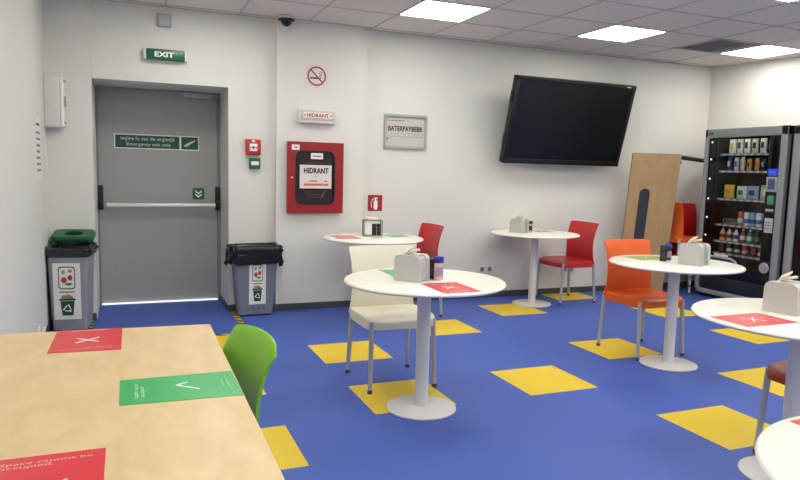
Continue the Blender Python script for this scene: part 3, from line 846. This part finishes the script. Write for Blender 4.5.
t = thing('recycling_bin', (-.432, 5.870, 0), math.radians(-6), 'tall light grey recycling bin with raised green lid in the left corner', 'bin')
bin_body(t, .295, .34, .250, .28, .600, M_binL)
bin_label(t, bin_notice_frame(.295, .25, .34, .28, .60, .325, -.010), .195, .45)
f = MB()
f.rings([rring(.310, .355, .03, .595), rring(.320, .37, .035, .602), rring(.325, .375, .035, .655), rring(.315, .365, .03, .662), rring(.25, .30, .03, .655), rring(.22, .27, .03, .58)], False, False)
f.build('rim', mat('rim_dark', '22262a', .5, noise=.05), t, ang=30)
bag(t, .255, .305, .625, .675, .008, 5)
# lid: hinged at the back, leaning up, with a round opening
f = MB(); n = 32
lw, ld = .315, .205
def lidpt(a, b, z): return V((a, b, z))
O = rrect(lw, ld, .045, 0, ld/2, 7); I = [(.070*math.cos(a), ld/2+.01+.055*math.sin(a)) for a in [(-PI/2+2*PI*(i+.5)/len(O)) for i in range(len(O))]]
O = O
R = [[(a, b, 0) for a, b in I], [(a*.96, (b-ld/2)*.96+ld/2, 0) for a, b in O], [(a, b, .006) for a, b in O], [(a, b, .035) for a, b in O],
     [(a*.92, (b-ld/2)*.92+ld/2, .048) for a, b in O], [(a, b, .040) for a, b in I], [(a, b, 0) for a, b in I]]
f.rings(R, False, False)
f.bm.transform(Matrix.Translation((.0, .01, .690)) @ Matrix.Rotation(math.radians(13), 4, 'X'))
f.build('lid', M_glid, t, ang=35)
f = MB()
for sx in (-1, 1): f.tube([(sx*.13, .150, .60), (sx*.13, .16, .70)], .008, 8)
f.build('lid_hinge', M_dark, t)

# ------------------------------------------------------------------ leaning board (table top stood on end)
t = thing('upended_table', (5.138, 6.0, 0), 0, 'tan wooden table stood on end with dark slot leaning beside the vending machine', 'table')
yaw, tilt = -.311, .150
W_, H_ = .545, 1.60
ux = V((math.cos(yaw), math.sin(yaw), 0)); nn = V((math.sin(yaw), -math.cos(yaw), 0)); uz = (V((0, 0, 1))*math.cos(tilt)+nn*math.sin(tilt))
n3 = ux.cross(uz)
OB = V((0, 0, .002))
fr = (OB, ux, uz)
# board with a cut slot: four bands round the rounded slot
sx0, sx1, sz0, sz1 = .125, .245, .42, 1.215
f = MB()
outer = rrect(W_, H_, .012, W_/2, H_/2, 6); inner = rrect(sx1-sx0, sz1-sz0, .055, (sx0+sx1)/2, (sz0+sz1)/2, 6)
def on(a, b, d): return tuple(OB+ux*a+uz*b+n3*d)
R = [[on(a, b, -.026) for a, b in outer], [on(a, b, 0) for a, b in outer], [on(a, b, 0) for a, b in inner], [on(a, b, -.026) for a, b in inner]]
f.rings(R+[R[0]], False, False)
bo = f.build('tabletop', [M_board, M_bedge], t, smooth=False)
for p in bo.data.polygons:
    if abs(p.normal.dot(n3)) < .5: p.material_index = 1
MB().prism(rrect(.128, sz1-sz0+.008, .055, (sx0+sx1)/2, (sz0+sz1)/2), fr, -.018, -.008).build('slot_panel', mat('slot_dark', '3a4046', .4, noise=.1), t, smooth=False)
f = MB()
A_ = OB+ux*(W_-.06)+uz*(H_-.03)-n3*.045
f.tube([tuple(A_), tuple(A_+V((.25, .05, -.012))), tuple(A_+V((.98, .40, -.030)))], .024, 12)
B_ = OB+ux*.08+uz*(H_-.03)-n3*.045
f.tube([tuple(A_), tuple(B_)], .017, 12)
f.build('frame_bar', M_dark, t)
f = MB()
Cc = A_+V((.10, .02, -.05)); f.tube([tuple(Cc+V((0, 0, .05))), tuple(Cc)], .008, 8)
f.lathe([(.004, -.026), (.018, -.022), (.024, -.004), (.018, .010), (.004, .014)], tuple(Cc+V((0, 0, -.006))), 16)
f.build('castor', M_dark, t)
f = MB()
for a in (.08, W_-.08):
    p0 = OB+ux*a+uz*(H_-.05)-n3*.04; p1 = OB+ux*a+uz*.30-n3*.04
    f.tube([tuple(p0), tuple(p1)], .015, 10)
f.build('frame_leg', M_dark, t)

# ------------------------------------------------------------------ vending machines
VX, VY = 6.05, 5.72
VWd, VH, VDp = 1.022, 1.876, .50
t = thing('snack_vending_machine', (VX, VY, 0), -PI/2, 'tall grey framed glass front snack vending machine in the right corner', 'vending machine')
f = MB()
f.box(.03, .05, .03, VDp, .03, VH-.01).box(VWd-.03, VWd, .03, VDp, .03, VH-.01).box(.03, VWd, VDp-.02, VDp, .03, VH-.01).box(.03, VWd, .03, VDp, VH-.04, VH-.005).box(.03, VWd, .03, VDp, .03, .24)
f.build('cabinet', mat('machine_black', '1b1d20', .4, noise=.08), t, smooth=False)
f = MB()
for x in (.06, VWd-.06):
    for y in (.08, VDp-.08): f.tube([(x, y, 0), (x, y, .035)], .02, 10)
f.build('foot', M_dark, t)
f = MB()
f.box(0, .048, -.03, .03, .04, VH, .008, 3).box(VWd-.075, VWd, -.03, .03, .04, VH, .008, 3).box(0, VWd, -.03, .03, VH-.095, VH, .008, 3).box(0, VWd, -.03, .03, .04, .092, .008, 3)
f.build('door_frame', M_vgrey, t)
# interior liner
f = MB()
IX0, IX1 = .155, .80
f.box(IX0, IX1, .42, .43, .5, 1.79).box(IX0-.01, IX0, .0, .43, .5, 1.79).box(IX1, IX1+.01, .0, .43, .5, 1.79).box(IX0, IX1, 0, .43, 1.785, 1.80)
f.build('interior_liner', M_vin, t, smooth=False)
f = MB()
f.box(.045, IX0-.012, -.005, .02, .25, VH-.09)
f.build('side_panel', M_blk, t, smooth=False)
for z in (1.735, 1.545, 1.33, 1.11, .90, .70): MB().prism(circ(.011, .085, z, 14), (V((0, -.0055, 0)), V((1, 0, 0)), V((0, 0, 1))), 0, .003).build('indicator_light', mat('soft_led', 'dfe9ff', .5, emit=.9), t, smooth=False)
MB().box(IX0-.005, IX1+.005, -.0008, .0004, 1.758, 1.79).build('added_lip', M_blk, t, smooth=False)  # added lip that keeps the added strip out of view
MB().box(IX0+.02, IX1-.02, .006, .03, 1.774, 1.783).build('added_light_strip', M_addglow, t, smooth=False)  # added hidden glow to brighten the goods on the shelves
MB().box(IX0-.005, IX1+.005, -.006, -.001, .50, VH-.092).build('glass_pane', M_glass, t, smooth=False)
# shelves
shelf_z = [1.612, 1.428, 1.122, .838, .654, .520]
M_shelf = mat('shelf_silver', '9aa0a8', .35, metal=.4, noise=.05)
for z in shelf_z:
    sh = MB().box(IX0+.002, IX1-.002, .055, .415, z-.014, z-.004).box(IX0+.002, IX1-.002, .045, .055, z-.026, z-.002).build('shelf', M_shelf, t, smooth=False)
    f = MB(); cnt = 7
    for q in range(cnt): f.prism(rect(.045, .014, IX0+.06+q*(IX1-IX0-.12)/(cnt-1), z-.015), (V((0, .0445, 0)), V((1, 0, 0)), V((0, 0, 1))), 0, .001)
    f.build('price_tag', M_paper, sh, smooth=False)
# empty spirals on shelf 4
f = MB()
for cx in (.255, .32, .385):
    for tt in range(3):
        f.tube([(cx+.026*math.cos(a), .07+tt*.05+a*.006, .838+.032+.026*math.sin(a)) for a in [q*PI/8 for q in range(17)]], .0025, 5)
f.build('spiral', M_alu, t)
# lower part: delivery bay + display panel
MB().box(.045, VWd-.07, -.012, .02, .255, .50, .004).build('lower_fascia', M_blk, t)
MB().box(.050, VWd-.075, -.010, .02, .092, .252, .003).build('base_panel', mat('tinted_base_panel', '23282e', .15, noise=.1), t)
fl = MB().box(.17, .52, -.022, -.010, .345, .455, .010, 3).build('delivery_flap', mat('flap_grey', '3c4046', .35, noise=.08), t)
MB().tube([(.13, -.02, .400), (.15, -.045, .452), (.20, -.055, .474), (.49, -.055, .474), (.54, -.045, .450), (.56, -.02, .385)], .013, 10).build('flap_handle', mat('handle_grey', 'b0b2b4', .4, noise=.03), fl)
MB().box(.24, .42, -.030, -.012, .484, .508, .004).build('flap_notice', M_paper, fl)
# control column
cp = MB().box(IX1+.012, VWd-.077, -.014, .02, .50, VH-.094, .004).build('control_column', M_blk, t)
CX = (IX1+.012+VWd-.077)/2-.0
MB().box(CX-.055, CX+.055, -.020, -.012, 1.375, 1.445, .003).build('blue_display', mat('display_blue', '2b45c8', .3, emit=.5), cp)
for q in range(3): scribble(.012, .040, (V((CX, -.0205, 1.41)), V((1, 0, 0)), V((0, 0, 1))), mat('display_mark', '8fa0e8', .4, noise=.05), cp, -.025+q*.025, 0, 'display_mark')
kp = MB().box(CX-.062, CX+.062, -.022, -.012, 1.215, 1.365, .004).build('keypad', mat('keypad_pale', 'a8adb8', .4, noise=.05), cp)
f = MB()
f.box(CX-.040, CX+.040, -.025, -.021, 1.238, 1.345, .002)
f.build('keypad_window', mat('keypad_blue', '4c567a', .4, noise=.2), kp)
MB().box(CX-.035, CX+.04, -.024, -.012, 1.085, 1.175, .004).build('card_reader', mat('reader_green', '4f8f6c', .4, noise=.25, emit=.05), cp)
MB().box(CX-.045, CX+.045, -.030, -.012, 1.010, 1.040, .010, 3).build('coin_slot', M_alu, cp)
MB().box(CX-.048, CX+.048, -.0165, -.012, .795, .945, .002).build('instruction_label', mat('pale_label', 'bcc6cc', .5, noise=.1), cp)
for q in range(3): scribble(.07, .012, (V((CX, -.017, .84+q*.03)), V((1, 0, 0)), V((0, 0, 1))), M_base, cp)
f = MB(); n = 28; cc = (VWd-.15, 0, .43)
def disc(r, y): return [(cc[0]+r*math.cos(2*PI*i/n), y, cc[2]+r*math.sin(2*PI*i/n)) for i in range(n)]
f.rings([disc(.055, -.010), disc(.055, -.024), disc(.042, -.030), disc(.040, -.020), disc(.018, -.018), disc(.016, -.028), disc(.002, -.029)])
f.build('coin_return', M_alu, t, ang=30)
MB().box(VWd+.0, VWd+.006, .05, VDp, .05, VH-.02).build('side_skin', M_dark, t, smooth=False)
MB().box(.055, .11, -.032, -.029, VH-.065, VH-.035, .001).build('maker_badge', mat('badge_brown', '6b5a3c', .5, noise=.1), t)

R90 = -PI/2
ORD = ['first', 'second', 'third', 'fourth', 'fifth', 'sixth', 'seventh']
SHN = ['top', 'second', 'third', 'fourth', 'fifth', 'lowest']
def vplace(u, d, z): return (VX+d, VY-u, z)
def snack_bag(u, z, w, h, c1, c2, lab, name='snack_bag'):
    h *= random.uniform(.88, 1.06); w *= random.uniform(.9, 1.05)
    t = thing(name, vplace(u+random.uniform(-.004, .004), .095+random.uniform(0, .012), z), R90+random.uniform(-.22, .22), lab, 'snack', 'goods in the vending machine')
    m1 = mat('pk_'+c1, c1, .35, noise=.15, nscale=30); m2 = mat('pk_'+c2, c2, .35, noise=.15, nscale=30)
    R = []
    for k_ in range(9):
        v = k_/8; zz = h*v; th = .026*math.sin(PI*v)**.6+.002; ww = w/2*(.84+.16*abs(2*v-1)**2+.10*math.sin(PI*v))
        R.append([(ww*math.cos(a)*(1 if abs(math.cos(a)) > .9 else .97), th*math.sin(a), zz) for a in [2*PI*i/16 for i in range(16)]])
    MB().rings(R).build('pouch', m1, t, ang=50)
    R = []
    for v in (.30, .42, .55, .68):
        th = .026*math.sin(PI*v)**.6+.0035; ww = w/2*(1-.08*math.sin(PI*v))
        R.append([(ww*.86*math.cos(a), th*math.sin(a), h*v) for a in [PI+PI*i/10 for i in range(11)]])
    MB().rings(R, False, False, closed=False).build('brand_panel', m2, t, ang=50)
    return t
def can(u, z, r, h, c1, c2, lab, name='drink_can', neck=0):
    t = thing(name, vplace(u, .09, z), R90, lab, 'drink', 'goods in the vending machine')
    m1 = mat('pk_'+c1, c1, .3, noise=.1, nscale=30); m2 = mat('pk_'+c2, c2, .3, noise=.2, nscale=30)
    if neck: MB().lathe([(r*.85, 0), (r, .005), (r, h*.55), (r*.75, h*.70), (r*.36, h*.84), (r*.36, h*.90)], n=16).build('bottle_body', m1, t)
    else: MB().lathe([(r*.8, 0), (r, .006), (r, h-.012), (r*.85, h)], n=18).build('can_body', m1, t)
    MB().lathe([(r*1.01, h*.2), (r*1.03, h*.21), (r*1.03, h*.5), (r*1.01, h*.51)], n=16, cap0=False, cap1=False).build('brand_panel', m2, t)
    if neck: MB().lathe([(r*.42, h*.88), (r*.42, h), (r*.36, h)], n=12).build('cap', m2, t)
    else: MB().lathe([(r*.78, h-.003), (r*.8, h+.001), (r*.70, h-.002)], n=16).build('lid', M_alu, t)
    return t
names_ = {'e9e7df': 'white', 'd8dccb': 'pale cream', 'cf9f2e': 'gold', 'd7b84a': 'golden', 'c9d3cf': 'pale green', '2c3c78': 'navy blue', '3b66b8': 'blue', 'e2a22a': 'orange yellow', 'c9b22f': 'yellow',
          '1f2836': 'dark blue black', 'f0c23a': 'bright yellow', 'dfe5e0': 'white green', '9fb3d8': 'light blue', 'c9bfa0': 'beige', 'b8242c': 'red', '7d1a20': 'dark red', '2f8f46': 'green',
          '24221f': 'black', 'e5e9f2': 'white blue', 'c46a3a': 'copper', 'd9d2a8': 'pale yellow', '5a2430': 'maroon', '3a5aa0': 'mid blue'}
def lab(kind, c, row, n): return '%s %s on %s shelf of snack machine, %s from left' % (names_[c], kind, SHN[row], ORD[n])
row = [('e9e7df', 'c9b22f'), ('d8dccb', '24221f'), ('e9e7df', '24221f'), ('c9bfa0', '24221f'), ('c9d3cf', '24221f'), ('cf9f2e', 'd7b84a')]
for q, (a, b_) in enumerate(row): snack_bag(.262+q*.098, shelf_z[0], .082, .165, a, b_, lab('crisp bag', a, 0, q))
row = [('2c3c78', 'e9e7df'), ('e5e9f2', '3b66b8'), ('e9e7df', 'c9b22f'), ('e2a22a', '2c3c78'), ('e2a22a', 'b8242c'), ('1f2836', '9fb3d8'), ('3a5aa0', 'e9e7df')]
for q, (a, b_) in enumerate(row): snack_bag(.245+q*.086, shelf_z[1], .058, .140, a, b_, lab('chocolate bar', a, 1, q), 'chocolate_bar')
row = [('f0c23a', 'e2a22a'), ('dfe5e0', '2f8f46'), ('9fb3d8', '2c3c78'), ('c9bfa0', 'dfe5e0')]
for q, (a, b_) in enumerate(row): snack_bag(.275+q*.148, shelf_z[2], .135, .150, a, b_, lab('large crisp bag', a, 2, q))
row = [('c46a3a', 'e9e7df'), ('e5e9f2', '3b66b8'), ('9fb3d8', '2c3c78'), ('e5e9f2', '3b66b8'), ('9fb3d8', '2c3c78')]
for q, (a, b_) in enumerate(row): can(.455+q*.075, shelf_z[3], .030, .145, a, b_, lab('drink can', a, 3, q))
row = [('d9d2a8', 'b8242c'), ('d8dccb', 'b8242c'), ('e9e7df', '3b66b8'), ('b8242c', 'e9e7df'), ('2f8f46', 'e9e7df'), ('24221f', '2f8f46'), ('c9bfa0', '7d1a20')]
for q, (a, b_) in enumerate(row): can(.235+q*.088, shelf_z[4], .030, .145, a, b_, lab('small bottle', a, 4, q), 'drink_bottle', 1)
row = [('24221f', '7d1a20'), ('5a2430', 'e9e7df'), ('24221f', 'e5e9f2'), ('b8242c', 'c9bfa0'), ('7d1a20', 'b8242c'), ('b8242c', 'e9e7df')]
for q, (a, b_) in enumerate(row): can(.240+q*.10, shelf_z[5], .030, .105, a, b_, lab('short can', a, 5, q))

# second machine, mostly outside the frame
t = thing('drinks_vending_machine', (VX+.0, 4.635, 0), -PI/2, 'second vending machine with grey frame and black front cut by the right edge', 'vending machine')
MB().box(0, .95, .03, .60, .03, 1.86).build('cabinet', mat('machine_black', '1b1d20'), t, smooth=False)
f = MB()
f.box(0, .085, -.03, .03, .04, 1.87, .008, 3).box(.88, .95, -.03, .03, .04, 1.87, .008, 3).box(0, .95, -.03, .03, 1.78, 1.87, .008, 3).box(0, .95, -.03, .03, .04, .12, .008, 3)
f.build('door_frame', M_vgrey, t)
MB().box(.08, .885, -.012, .02, .115, 1.785).build('front_glass', M_blk, t, smooth=False)
f = MB(); cc = (.045, 0, 1.02)
f.rings([disc(.018, -.03), disc(.018, -.038), disc(.010, -.042), disc(.002, -.042)])
f.build('lock', M_alu, t, ang=30)
MB().box(.62, .80, -.02, -.01, 1.1, 1.5, .004).build('selection_panel', M_vgrey, t)
f = MB()
for x in (.06, .89):
    for y in (.10, .52): f.tube([(x, y, 0), (x, y, .035)], .02, 10)
f.build('foot', M_dark, t)

# ------------------------------------------------------------------ camera, light
cam = bpy.data.cameras.new('camera'); co = bpy.data.objects.new('camera', cam); COL.objects.link(co)
cam.sensor_width = 36; cam.lens = 664.54/800*36; cam.shift_y = 3.744/800
F = V((.37673745, .9198177, -.10956409)); R = V((.92615757, -.37624275, .02595284)); U = V((.01735081, .11125102, .99364086))
m = Matrix(((R.x, U.x, -F.x, 0), (R.y, U.y, -F.y, 0), (R.z, U.z, -F.z, 1.3314), (0, 0, 0, 1)))
co.matrix_world = m; cam.clip_start = .02
SC.camera = co
w = bpy.data.worlds.new('world'); w.use_nodes = True
w.node_tree.nodes['Background'].inputs['Color'].default_value = (.8, .85, 1, 1); w.node_tree.nodes['Background'].inputs['Strength'].default_value = .3
SC.world = w
SC.view_settings.view_transform = 'Standard'
SC.view_settings.look = 'None'
SC.view_settings.exposure = 0.0
